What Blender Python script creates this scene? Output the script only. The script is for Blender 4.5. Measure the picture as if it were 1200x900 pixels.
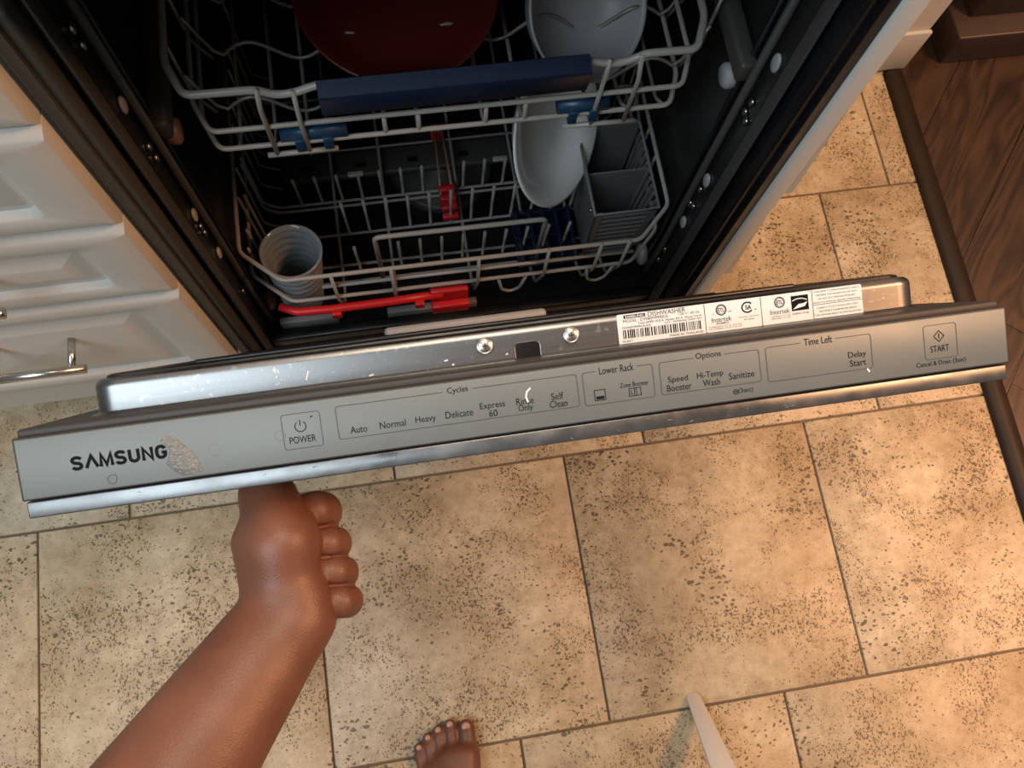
import bpy, bmesh, math, random
import numpy as np
from mathutils import Vector, Matrix
random.seed(7)
S = bpy.context.scene
for o in list(bpy.data.objects): bpy.data.objects.remove(o)
COL = S.collection

# ------------------------------------------------------------------ camera, world, lights, exposure
cam_d = bpy.data.cameras.new('camera'); cam = bpy.data.objects.new('camera', cam_d); COL.objects.link(cam)
cam.location = (-.0667, -.3643, 1.292); cam.rotation_euler = (.2763, -.0614, -.1564)
cam_d.sensor_width = 36; cam_d.lens = 983.75/1200*36; cam_d.clip_start = .01
S.camera = cam
w = bpy.data.worlds.new('room_light'); S.world = w; w.use_nodes = True
w.node_tree.nodes['Background'].inputs[0].default_value = (.95, .92, .88, 1)
w.node_tree.nodes['Background'].inputs[1].default_value = .12

def area(name, loc, target, size, power, color, sy=None):
    d = bpy.data.lights.new(name, 'AREA'); d.energy = power; d.color = color
    d.shape = 'RECTANGLE'; d.size = size; d.size_y = sy or size
    o = bpy.data.objects.new(name, d); COL.objects.link(o); o.location = loc
    o.rotation_euler = (Vector(target)-Vector(loc)).to_track_quat('-Z', 'Y').to_euler()
    return o
area('window_daylight', (-1.35, -1.0, 2.6), (-.35, -.45, .4), 1.5, 30, (.80, .93, 1.0), 1.4)
area('ceiling_lamp', (.1, .3, 2.7), (.1, -.3, .0), .8, 17, (1, .82, .62))
area('hall_lamp', (1.8, -.3, 2.3), (.6, -.2, .2), .5, 34, (1, .50, .23))
sp = bpy.data.lights.new('warm_spot_lamp', 'SPOT'); sp.energy = 52; sp.color = (1, .52, .30); sp.spot_size = math.radians(34); sp.spot_blend = .8; sp.shadow_soft_size = .06
so = bpy.data.objects.new('warm_spot_lamp', sp); COL.objects.link(so); so.location = (1.75, -.75, 1.5)
so.rotation_euler = (Vector((.92, -.42, 0))-so.location).to_track_quat('-Z', 'Y').to_euler()
S.view_settings.view_transform = 'Standard'; S.view_settings.look = 'None'; S.view_settings.gamma = 1
S.view_settings.use_curve_mapping = False; S.view_settings.exposure = .35

# ------------------------------------------------------------------ materials
def new_mat(name):
    m = bpy.data.materials.new(name); m.use_nodes = True
    return m, m.node_tree.nodes, m.node_tree.links, m.node_tree.nodes['Principled BSDF']
def mat(name, col, rough=.5, metal=0, noise=0, nscale=40, bump=0, bscale=80, rvar=0, **kw):
    m, N, L, b = new_mat(name)
    b.inputs['Base Color'].default_value = (*col, 1); b.inputs['Roughness'].default_value = rough; b.inputs['Metallic'].default_value = metal
    for k, v in kw.items(): b.inputs[k.replace('_', ' ')].default_value = v
    tc = N.new('ShaderNodeTexCoord')
    if noise:
        n = N.new('ShaderNodeTexNoise'); n.inputs['Scale'].default_value = nscale; n.inputs['Detail'].default_value = 5
        L.new(tc.outputs['Object'], n.inputs['Vector'])
        mx = N.new('ShaderNodeMix'); mx.data_type = 'RGBA'
        mx.inputs[6].default_value = (*[max(0, c*(1-noise)) for c in col], 1); mx.inputs[7].default_value = (*[min(1, c*(1+noise)) for c in col], 1)
        L.new(n.outputs['Fac'], mx.inputs[0]); L.new(mx.outputs[2], b.inputs['Base Color'])
        if rvar:
            mr = N.new('ShaderNodeMapRange'); mr.inputs[1].default_value = .3; mr.inputs[2].default_value = .7
            mr.inputs[3].default_value = rough-rvar; mr.inputs[4].default_value = rough+rvar
            L.new(n.outputs['Fac'], mr.inputs[0]); L.new(mr.outputs[0], b.inputs['Roughness'])
    if bump:
        n2 = N.new('ShaderNodeTexNoise'); n2.inputs['Scale'].default_value = bscale; n2.inputs['Detail'].default_value = 4
        L.new(tc.outputs['Object'], n2.inputs['Vector'])
        bp = N.new('ShaderNodeBump'); bp.inputs['Strength'].default_value = bump; bp.inputs['Distance'].default_value = .002
        L.new(n2.outputs['Fac'], bp.inputs['Height']); L.new(bp.outputs[0], b.inputs['Normal'])
    return m

M = {}
M['paint'] = mat('white_paint', (.62, .60, .56), .38, noise=.03, nscale=6)
M['wallpaint'] = mat('wall_paint', (.68, .62, .56), .6)
M['counter'] = mat('stone_counter', (.30, .27, .24), .25, noise=.4, nscale=60)
M['chrome'] = mat('satin_chrome', (.62, .60, .56), .22, 1)
M['black'] = mat('black_plastic', (.008, .008, .009), .35, noise=.3, nscale=20, rvar=.1)
M['tub'] = mat('tub_dark', (.013, .012, .012), .32, noise=.3, nscale=12, rvar=.08)
M['rubber'] = mat('dark_rubber', (.055, .052, .047), .5)
M['wire'] = mat('grey_wire_coating', (.36, .34, .31), .33, noise=.1, nscale=30)
M['wire_dark'] = mat('steel_wire', (.30, .28, .26), .3, .3)
M['panel'] = mat('silver_control_panel', (.175, .195, .197), .46, .2, noise=.05, nscale=14, rvar=.05)
M['trim'] = mat('brushed_trim_steel', (.21, .215, .22), .33, .85, noise=.3, nscale=55, rvar=.1)
M['outer'] = mat('door_side_grey', (.045, .042, .040), .55, 0)
M['blue'] = mat('navy_blue_plastic', (.006, .015, .042), .40)
M['bluelight'] = mat('blue_plastic', (.012, .050, .105), .35)
M['red'] = mat('red_plastic', (.62, .02, .025), .38)
M['darkred'] = mat('dark_red_plastic', (.09, .008, .007), .4)
M['ceramic'] = mat('white_ceramic', (.84, .85, .85), .15, Coat_Weight=.3)
M['basket'] = mat('grey_basket_plastic', (.145, .15, .155), .45)
M['glass'] = mat('grey_ribbed_plastic', (.36, .41, .44), .12, Transmission_Weight=.3, IOR=1.45)
M['print'] = mat('black_print', (.010, .011, .014), .8, Specular_IOR_Level=.1)
M['line'] = mat('grey_print', (.06, .06, .065), .5)
M['label'] = mat('white_label', (.80, .80, .80), .45)
M['greyplastic'] = mat('pale_grey_plastic', (.36, .36, .37), .4)
M['screw'] = mat('screw_steel', (.55, .54, .52), .30, 1)
M['gloss'] = mat('pale_grommet', (.42, .38, .35), .25)
M['brass'] = mat('brown_roller_plastic', (.32, .20, .13), .3)
M['residue'] = mat('dried_glue', (.26, .275, .265), .25, .15, bump=.8, bscale=520, noise=.2, nscale=300, Alpha=.75)
M['scuff'] = mat('white_scuff', (.78, .80, .80), .6)
M['threshold'] = mat('dark_threshold_wood', (.028, .017, .011), .5, noise=.35, nscale=25, Specular_IOR_Level=.25)
M['grout'] = mat('brown_grout', (.17, .13, .09), .9)
M['furniture'] = mat('dark_brown_furniture', (.05, .028, .02), .4, noise=.3, nscale=14)
M['stool'] = mat('white_plastic', (.72, .68, .62), .45)

def steel():
    m, N, L, b = new_mat('polished_steel')
    b.inputs['Metallic'].default_value = 1
    tc = N.new('ShaderNodeTexCoord'); mp = N.new('ShaderNodeMapping'); mp.inputs['Scale'].default_value = (3, 160, 160)
    L.new(tc.outputs['Object'], mp.inputs['Vector'])
    n = N.new('ShaderNodeTexNoise'); n.inputs['Scale'].default_value = 6; n.inputs['Detail'].default_value = 6; L.new(mp.outputs[0], n.inputs['Vector'])
    s = N.new('ShaderNodeTexNoise'); s.inputs['Scale'].default_value = 260; s.inputs['Detail'].default_value = 3; L.new(tc.outputs['Object'], s.inputs['Vector'])
    r = N.new('ShaderNodeMapRange'); r.inputs[3].default_value = .28; r.inputs[4].default_value = .40; L.new(n.outputs['Fac'], r.inputs[0]); L.new(r.outputs[0], b.inputs['Roughness'])
    cr = N.new('ShaderNodeValToRGB'); cr.color_ramp.elements[0].position = .62; cr.color_ramp.elements[0].color = (.27, .27, .275, 1)
    cr.color_ramp.elements[1].position = .74; cr.color_ramp.elements[1].color = (.44, .45, .46, 1)
    L.new(s.outputs['Fac'], cr.inputs[0]); L.new(cr.outputs[0], b.inputs['Base Color'])
    return m
M['steel'] = steel()

def travertine():
    m, N, L, b = new_mat('travertine')
    tc = N.new('ShaderNodeTexCoord'); oi = N.new('ShaderNodeObjectInfo')
    mul = N.new('ShaderNodeVectorMath'); mul.operation = 'SCALE'; mul.inputs[3].default_value = 13.7
    cx = N.new('ShaderNodeCombineXYZ')
    for i in range(3): L.new(oi.outputs['Random'], cx.inputs[i])
    L.new(cx.outputs[0], mul.inputs[0])
    ad = N.new('ShaderNodeVectorMath'); ad.operation = 'ADD'; L.new(tc.outputs['Object'], ad.inputs[0]); L.new(mul.outputs[0], ad.inputs[1])
    V = ad.outputs[0]
    def noise(sc, det=4, rough=.5, vec=None):
        n = N.new('ShaderNodeTexNoise'); n.inputs['Scale'].default_value = sc; n.inputs['Detail'].default_value = det; n.inputs['Roughness'].default_value = rough
        L.new(vec or V, n.inputs['Vector']); return n
    def ramp(src, p0, c0, p1, c1):
        r = N.new('ShaderNodeValToRGB'); e = r.color_ramp.elements
        e[0].position = p0; e[0].color = (*c0, 1); e[1].position = p1; e[1].color = (*c1, 1); L.new(src, r.inputs[0]); return r.outputs[0]
    def mix(f, a, c, mode='MIX'):
        x = N.new('ShaderNodeMix'); x.data_type = 'RGBA'; x.blend_type = mode
        if isinstance(f, float): x.inputs[0].default_value = f
        else: L.new(f, x.inputs[0])
        L.new(a, x.inputs[6]); L.new(c, x.inputs[7]); return x.outputs[2]
    base = ramp(noise(7, 6, .6).outputs['Fac'], .36, (.51, .395, .255), .66, (.76, .64, .465))
    fine = ramp(noise(70, 5, .7).outputs['Fac'], .3, (.72, .70, .66), .6, (1, 1, 1))
    base = mix(1.0, base, fine, 'MULTIPLY')
    cl = ramp(noise(11, 5, .7).outputs['Fac'], .40, (1, 1, 1), .68, (.82, .77, .68)); base = mix(1.0, base, cl, 'MULTIPLY')
    tint = ramp(oi.outputs['Random'], 0, (.84, .80, .74), 1, (1, 1, 1)); base = mix(1.0, base, tint, 'MULTIPLY')
    # pits
    wob = noise(120, 3); 
    dv = N.new('ShaderNodeVectorMath'); dv.operation = 'MULTIPLY_ADD'; dv.inputs[1].default_value = (.010, .010, .010)
    L.new(wob.outputs['Color'], dv.inputs[0]); L.new(V, dv.inputs[2])
    def pits(scale, rad, clump_scale, lo, hi, stretch):
        mp = N.new('ShaderNodeMapping'); mp.inputs['Scale'].default_value = stretch; mp.inputs['Rotation'].default_value = (0, 0, .5); L.new(dv.outputs[0], mp.inputs['Vector'])
        v = N.new('ShaderNodeTexVoronoi'); v.inputs['Scale'].default_value = scale; L.new(mp.outputs[0], v.inputs['Vector'])
        sz = noise(clump_scale, 3, .6)
        thr = N.new('ShaderNodeMapRange'); thr.inputs[1].default_value = lo; thr.inputs[2].default_value = hi; thr.inputs[3].default_value = 0; thr.inputs[4].default_value = rad
        L.new(sz.outputs['Fac'], thr.inputs[0])
        # random pit size per cell
        sepr = N.new('ShaderNodeSeparateColor'); L.new(v.outputs['Color'], sepr.inputs[0])
        mm = N.new('ShaderNodeMath'); mm.operation = 'MULTIPLY'; L.new(thr.outputs[0], mm.inputs[0]); L.new(sepr.outputs[0], mm.inputs[1])
        sb = N.new('ShaderNodeMath'); sb.operation = 'SUBTRACT'; L.new(mm.outputs[0], sb.inputs[0]); L.new(v.outputs['Distance'], sb.inputs[1])
        mr = N.new('ShaderNodeMapRange'); mr.inputs[1].default_value = -.03; mr.inputs[2].default_value = .07; L.new(sb.outputs[0], mr.inputs[0]); mr.clamp = True
        return mr.outputs[0]
    p1 = pits(125, .56, 9, .40, .66, (1, 1.5, 1)); p2 = pits(260, .58, 11, .33, .60, (1.4, 1, 1))
    mx = N.new('ShaderNodeMath'); mx.operation = 'MAXIMUM'; L.new(p1, mx.inputs[0]); L.new(p2, mx.inputs[1])
    pc = N.new('ShaderNodeRGB'); pc.outputs[0].default_value = (.085, .062, .035, 1)
    sc = N.new('ShaderNodeMath'); sc.operation = 'MULTIPLY'; sc.inputs[1].default_value = .86; L.new(mx.outputs[0], sc.inputs[0])
    col = mix(sc.outputs[0], base, pc.outputs[0])
    L.new(col, b.inputs['Base Color']); b.inputs['Roughness'].default_value = .46
    inv = N.new('ShaderNodeMath'); inv.operation = 'SUBTRACT'; inv.inputs[0].default_value = 1; L.new(mx.outputs[0], inv.inputs[1])
    bp = N.new('ShaderNodeBump'); bp.inputs['Strength'].default_value = .6; bp.inputs['Distance'].default_value = .002; L.new(inv.outputs[0], bp.inputs['Height']); L.new(bp.outputs[0], b.inputs['Normal'])
    return m
M['travertine'] = travertine()

def woodmat():
    m, N, L, b = new_mat('dark_oak')
    tc = N.new('ShaderNodeTexCoord'); oi = N.new('ShaderNodeObjectInfo')
    mp = N.new('ShaderNodeMapping'); mp.inputs['Rotation'].default_value = (0, 0, -math.radians(51)); mp.vector_type = 'POINT'
    L.new(tc.outputs['Object'], mp.inputs['Vector'])
    cx = N.new('ShaderNodeCombineXYZ'); L.new(oi.outputs['Random'], cx.inputs[2])
    ad = N.new('ShaderNodeVectorMath'); ad.operation = 'ADD'; L.new(mp.outputs[0], ad.inputs[0]); L.new(cx.outputs[0], ad.inputs[1])
    m2 = N.new('ShaderNodeMapping'); m2.inputs['Scale'].default_value = (1.0, 5.5, 1); L.new(ad.outputs[0], m2.inputs['Vector'])
    wv = N.new('ShaderNodeTexNoise'); wv.inputs['Scale'].default_value = 2.6; wv.inputs['Detail'].default_value = 2; wv.inputs['Distortion'].default_value = .9; L.new(m2.outputs[0], wv.inputs['Vector'])
    mm = N.new('ShaderNodeMath'); mm.operation = 'MULTIPLY'; mm.inputs[1].default_value = 15; L.new(wv.outputs['Fac'], mm.inputs[0])
    fr = N.new('ShaderNodeMath'); fr.operation = 'PINGPONG'; fr.inputs[1].default_value = 1; L.new(mm.outputs[0], fr.inputs[0])
    m3 = N.new('ShaderNodeMapping'); m3.inputs['Scale'].default_value = (4, 90, 1); L.new(ad.outputs[0], m3.inputs['Vector'])
    fn = N.new('ShaderNodeTexNoise'); fn.inputs['Scale'].default_value = 3; fn.inputs['Detail'].default_value = 6; L.new(m3.outputs[0], fn.inputs['Vector'])
    mx = N.new('ShaderNodeMix'); mx.inputs[0].default_value = .45; L.new(fr.outputs[0], mx.inputs[2]); L.new(fn.outputs['Fac'], mx.inputs[3])
    r = N.new('ShaderNodeValToRGB'); e = r.color_ramp.elements
    e[0].position = .12; e[0].color = (.018, .009, .006, 1); e[1].position = .85; e[1].color = (.078, .040, .022, 1)
    L.new(mx.outputs[0], r.inputs[0]); L.new(r.outputs[0], b.inputs['Base Color']); b.inputs['Roughness'].default_value = .42
    return m
M['wood'] = woodmat()

def skinmat():
    m, N, L, b = new_mat('skin')
    tc = N.new('ShaderNodeTexCoord')
    n = N.new('ShaderNodeTexNoise'); n.inputs['Scale'].default_value = 22; n.inputs['Detail'].default_value = 5; L.new(tc.outputs['Object'], n.inputs['Vector'])
    r = N.new('ShaderNodeValToRGB'); e = r.color_ramp.elements
    e[0].position = .32; e[0].color = (.150, .056, .031, 1); e[1].position = .68; e[1].color = (.215, .086, .052, 1)
    L.new(n.outputs['Fac'], r.inputs[0]); L.new(r.outputs[0], b.inputs['Base Color'])
    b.inputs['Roughness'].default_value = .44; b.inputs['Subsurface Weight'].default_value = .12; b.inputs['Subsurface Radius'].default_value = (.008, .003, .002); b.inputs['Subsurface Scale'].default_value = .6
    v = N.new('ShaderNodeTexVoronoi'); v.inputs['Scale'].default_value = 900; L.new(tc.outputs['Object'], v.inputs['Vector'])
    n2 = N.new('ShaderNodeTexNoise'); n2.inputs['Scale'].default_value = 160; n2.inputs['Detail'].default_value = 4; L.new(tc.outputs['Object'], n2.inputs['Vector'])
    ad = N.new('ShaderNodeMath'); ad.operation = 'ADD'; L.new(v.outputs['Distance'], ad.inputs[0]); L.new(n2.outputs['Fac'], ad.inputs[1])
    bp = N.new('ShaderNodeBump'); bp.inputs['Strength'].default_value = .22; bp.inputs['Distance'].default_value = .0006; L.new(ad.outputs[0], bp.inputs['Height']); L.new(bp.outputs[0], b.inputs['Normal'])
    return m
M['skin'] = skinmat()

# ------------------------------------------------------------------ mesh helpers
def link(name, me, m, parent=None):
    o = bpy.data.objects.new(name, me); COL.objects.link(o)
    if m and not me.materials: me.materials.append(M[m] if isinstance(m, str) else m)
    if parent is not None: attach(o, parent)
    return o
def attach(o, parent):
    o.parent = parent
    if parent.parent is None: o.matrix_parent_inverse = Matrix.Translation(-parent.location)
def mesh(name, V, F, m, parent=None, smooth=False):
    me = bpy.data.meshes.new(name); me.from_pydata([tuple(v) for v in V], [], F); me.validate()
    bm = bmesh.new(); bm.from_mesh(me); bmesh.ops.recalc_face_normals(bm, faces=bm.faces); bm.to_mesh(me); bm.free()
    if smooth:
        for p in me.polygons: p.use_smooth = True
    return link(name, me, m, parent)
def thing(name, label, cat, loc=(0, 0, 0), group=None):
    o = bpy.data.objects.new(name, None); COL.objects.link(o); o.location = loc; o.empty_display_size = .05
    return tag(o, label, cat, group)
def tag(o, label, cat, group=None):
    o['label'] = label; o['category'] = cat
    if group: o['group'] = group
    return o
def struct(o, label=None):
    o['kind'] = 'structure'
    if label: o['label'] = label
    return o
BOXF = [(0, 1, 3, 2), (4, 6, 7, 5), (0, 4, 5, 1), (2, 3, 7, 6), (0, 2, 6, 4), (1, 5, 7, 3)]
def box(name, a, b, m, parent=None, bev=0, xf=None, seg=2):
    V = [Vector((x, y, z)) for x in (a[0], b[0]) for y in (a[1], b[1]) for z in (a[2], b[2])]
    bm = bmesh.new(); vs = [bm.verts.new(v) for v in V]
    for f in BOXF: bm.faces.new([vs[i] for i in f])
    bmesh.ops.recalc_face_normals(bm, faces=bm.faces)
    if bev: bmesh.ops.bevel(bm, geom=bm.edges[:], offset=bev, segments=seg, profile=.5, affect='EDGES')
    if xf:
        for v in bm.verts: v.co = xf(*v.co)
        bmesh.ops.recalc_face_normals(bm, faces=bm.faces)
    me = bpy.data.meshes.new(name); bm.to_mesh(me); bm.free()
    if bev:
        for p in me.polygons: p.use_smooth = True
        try: me.set_sharp_from_angle(angle=math.radians(50))
        except Exception: pass
    return link(name, me, m, parent)
def tubeVF(pts, r, n=8, closed=False, cap=True):
    P = [Vector(p) for p in pts]; V = []; F = []
    k = len(P); rr = r if hasattr(r, '__len__') else [r]*k
    up = None
    for i in range(k):
        if closed: t = (P[(i+1) % k]-P[i-1])
        else: t = (P[min(i+1, k-1)]-P[max(i-1, 0)])
        t.normalize()
        if up is None:
            up = Vector((0, 0, 1)) if abs(t.z) < .9 else Vector((0, 1, 0))
        s = t.cross(up)
        if s.length < 1e-4: s = t.orthogonal()
        s.normalize(); up = s.cross(t).normalized()
        for j in range(n):
            a = 2*math.pi*j/n; V.append(P[i]+(s*math.cos(a)+up*math.sin(a))*rr[i])
    m = k if closed else k-1
    for i in range(m):
        for j in range(n):
            a = i*n+j; b = i*n+(j+1) % n; c = ((i+1) % k)*n+(j+1) % n; d = ((i+1) % k)*n+j
            F.append((a, b, c, d))
    if not closed and cap:
        F.append(tuple(range(n))); F.append(tuple((k-1)*n+j for j in range(n)))
    return V, F
def smooth_path(pts, rad=.012, seg=4):
    P = [Vector(p) for p in pts]; out = [P[0]]
    for i in range(1, len(P)-1):
        a = P[i-1]-P[i]; b = P[i+1]-P[i]; r = min(rad, a.length*.45, b.length*.45)
        s = P[i]+a.normalized()*r; e = P[i]+b.normalized()*r
        for j in range(seg+1):
            t = j/seg; out.append(s*(1-t)**2+P[i]*2*t*(1-t)+e*t*t)
    out.append(P[-1]); return out
def tube(name, pts, r, m, parent=None, n=8, closed=False, rad=0):
    if rad: pts = smooth_path(pts, rad)
    V, F = tubeVF(pts, r, n, closed); return mesh(name, V, F, m, parent, True)
def lathe(name, prof, m, parent=None, n=40, xf=None, close=False):
    V = []; F = []; k = len(prof)
    for i, (r, z) in enumerate(prof):
        for j in range(n):
            a = 2*math.pi*j/n; V.append(Vector((r*math.cos(a), r*math.sin(a), z)))
    for i in range(k if close else k-1):
        i2 = (i+1) % k
        for j in range(n): F.append((i*n+j, i*n+(j+1) % n, i2*n+(j+1) % n, i2*n+j))
    if not close:
        if prof[0][0] > 1e-6: F.append(tuple(range(n)))
        if prof[-1][0] > 1e-6: F.append(tuple((k-1)*n+j for j in range(n)))
    if xf: V = [xf(v) for v in V]
    return mesh(name, V, F, m, parent, True)
def copy(o, parent, delta, name=None):
    c = o.copy(); COL.objects.link(c); c.location = o.location+Vector(delta); c.parent = parent; c.matrix_parent_inverse = o.matrix_parent_inverse.copy()
    return c
def loft(name, loops, m, parent=None, cap0=True, cap1=True, smooth=False):
    V = []; F = []; n = len(loops[0])
    for l in loops: V += [Vector(v) for v in l]
    for i in range(len(loops)-1):
        for j in range(n): F.append((i*n+j, i*n+(j+1) % n, (i+1)*n+(j+1) % n, (i+1)*n+j))
    if cap0: F.append(tuple(range(n)))
    if cap1: F.append(tuple((len(loops)-1)*n+j for j in range(n)))
    o = mesh(name, V, F, m, parent, smooth)
    if smooth:
        try: o.data.set_sharp_from_angle(angle=math.radians(40))
        except Exception: pass
    return o

# ------------------------------------------------------------------ floor: travertine tiles
floor = mesh('floor', [(-1.5, -1.6, -.0045), (.846, -1.6, -.0045), (.846, .9, -.0045), (-1.5, .9, -.0045), (-1.5, -1.6, -.03), (.846, -1.6, -.03), (.846, .9, -.03), (-1.5, .9, -.03)],
             [(0, 1, 2, 3), (4, 7, 6, 5), (0, 4, 5, 1), (1, 5, 6, 2), (2, 6, 7, 3), (3, 7, 4, 0)], 'grout')
struct(floor, 'travertine tile floor with brown grout joints')
TS, TX, TY = .3961, -.6614, -.1409
for k in range(-3, 3):
    y0, y1 = TY+(k-1)*TS, TY+k*TS
    for i in range(-3, 5):
        x0 = TX+i*TS+k*TS/3; x1 = x0+TS
        x0, x1 = max(x0, -1.45), min(x1, .8465)
        if x1-x0 < .02: continue
        g = .0016
        box('tile', (x0+g, y0+g, -.02), (x1-g, y1-g, random.uniform(-.0006, .0003)), 'travertine', floor, bev=.0014)
# wood floor beyond the threshold
wood = box('floor_wood', (.846, -1.6, -.035), (2.4, 1.6, -.012), 'threshold'); struct(wood, 'dark brown wood plank floor')
def clip(poly, ax, val, keep):
    out = []
    for i in range(len(poly)):
        a, b = poly[i], poly[(i+1) % len(poly)]
        ia, ib = (a[ax]-val)*keep >= 0, (b[ax]-val)*keep >= 0
        if ia: out.append(a)
        if ia != ib:
            t = (val-a[ax])/(b[ax]-a[ax]); out.append((a[0]+(b[0]-a[0])*t, a[1]+(b[1]-a[1])*t))
    return out
ang = math.radians(51); ux, uy = math.cos(ang), math.sin(ang); nx, ny = -uy, ux
PW = .155
for i in range(-16, 9):
    s = -.4+random.random()*.6
    for j in range(-3, 3):
        a0, a1 = s+j*1.15, s+(j+1)*1.15
        q = [(1.0+ux*a+nx*c, ny*c+uy*a) for a, c in ((a0+.0006, i*PW+.0006), (a1-.0006, i*PW+.0006), (a1-.0006, (i+1)*PW-.0006), (a0+.0006, (i+1)*PW-.0006))]
        for ax, v, kp in ((0, .862, 1), (0, 2.3, -1), (1, -1.5, 1), (1, 1.5, -1)):
            if q: q = clip(q, ax, v, kp)
        if len(q) < 3: continue
        zt = random.uniform(-.0012, -.0002)
        loft('plank', [[(x, y, -.013) for x, y in q], [(x, y, zt) for x, y in q]], 'wood', wood)
prof = [(.841, -.002), (.842, .004), (.848, .0095), (.856, .0125), (.866, .0115), (.874, .007), (.880, .0015), (.880, -.004)]
th = loft('trim_1', [[(x, -1.5, z) for x, z in prof], [(x, .479, z) for x, z in prof]], 'threshold', smooth=True); struct(th, 'dark rounded wood threshold strip between tile and wood floor')

# walls behind on the right
wb = box('wall_back', (-.9, .66, 0), (.876, .80, 2.4), 'wallpaint'); struct(wb)
wr = box('wall_right', (.33, .486, 0), (.874, .66, 2.4), 'wallpaint'); struct(wr, 'white wall end where tile floor meets the wood floor')
bb = box('baseboard_right', (.33, .478, .013), (.8775, .486, .11), 'paint', bev=.002); struct(bb)
# low dark furniture at the upper right
fu = thing('furniture_plinth', 'dark brown furniture plinth on wood floor by white wall end', 'furniture', (1.3, .7, 0))
box('plinth', (.955, .488, 0), (1.9, 1.2, .07), 'furniture', fu, bev=.004)
box('cabinet_body', (.985, .53, .07), (1.9, 1.2, .75), 'furniture', fu, bev=.004)

# ------------------------------------------------------------------ white drawer cabinet on the left
cab = thing('drawer_cabinet', 'white kitchen drawer cabinet with raised panel drawers left of dishwasher', 'cabinet', (-.487, .3, 0))
CL, CR = -.676, -.3040
box('carcass', (CL-.002, .0205, .11), (-.2992, .60, .884), 'paint', cab)
box('toe_kick', (CL, .115, 0), (-.301, .135, .11), 'paint', cab)
def rect(x0, x1, z0, z1, y, r=0, n=4):
    if r <= 0: return [(x0, y, z0), (x1, y, z0), (x1, y, z1), (x0, y, z1)]
    out = []
    for cx, cz, a0 in ((x1-r, z0+r, -90), (x1-r, z1-r, 0), (x0+r, z1-r, 90), (x0+r, z0+r, 180)):
        for j in range(n+1):
            a = math.radians(a0+90*j/n); out.append((cx+r*math.cos(a), y, cz+r*math.sin(a)))
    return out
def drawer(z0, z1, hz):
    x0, x1 = CL, CR
    steps = [(0, 0, .020, .0006), (0, 0, .0065, .0006), (.0008, .0030, .0035, .0008), (.0022, .0075, .0008, .001), (.0032, .0092, 0, .001)]
    gx, gz = .046, .029
    steps += [(gx, gz, 0, .010), (gx+.003, gz+.003, .0018, .0095), (gx+.007, gz+.007, .0075, .008), (gx+.011, gz+.011, .0082, .006), (gx+.0125, gz+.0125, .0082, .0008), (gx+.031, gz+.031, .0012, .0008), (gx+.033, gz+.033, .0008, .0008)]
    loops = [rect(x0+a, x1-a, z0+b, z1-b, y, r) for a, b, y, r in steps]
    d = loft('drawer', loops, 'paint', cab, smooth=True)
    xs = (-.447, -.527)
    h = tube('handle', [(-.4325, -.036, hz), (-.5465, -.036, hz)], .0052, 'chrome', d, n=14)
    for x in xs: tube('handle_post', [(x, .002, hz), (x, -.034, hz)], .0042, 'chrome', d, n=12)
drawer(.2245, .4705, .384)
drawer(.4730, .6180, .556)
drawer(.6205, .7655, .693)
drawer(.7680, .8800, .824)

# countertop over the whole run (above the frame)
ct = box('countertop', (-.70, .004, .886), (.352, .655, .918), 'counter', bev=.003)
tag(ct, 'dark stone countertop over the drawers and the dishwasher', 'countertop')
# end panel right of the dishwasher
ep = thing('end_panel', 'white cabinet end panel right of the open dishwasher', 'panel', (.314, .3, 0))
box('panel', (.2997, 0, 0), (.3195, .60, .884), 'paint', ep, bev=.0012)
def lean(z0, z1, o0, o1):
    return lambda x, y, z: Vector((x+(o0+(o1-o0)*(z-z0)/(z1-z0))*(1 if x > .3205 else 0), y, z))
for z0, z1 in ((.533, .715), (.325, .508), (.12, .30)):
    box('side_board', (.3197, .004, z0), (.3210, .59, z1), 'paint', ep, xf=lean(z0, z1, .0110, .0005))

# ------------------------------------------------------------------ dishwasher
dw = thing('dishwasher', 'open built-in dishwasher with silver control panel door and black tub', 'dishwasher', (0, .28, 0))
TH = .3481; c, s_ = math.cos(TH), math.sin(TH); OY, OZ = -.2289, .8183
def D(x, n, u):      # door space: x across, n towards the tub, u up along the door
    return Vector((x, OY+n*c-u*s_, OZ+n*s_+u*c))
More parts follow.
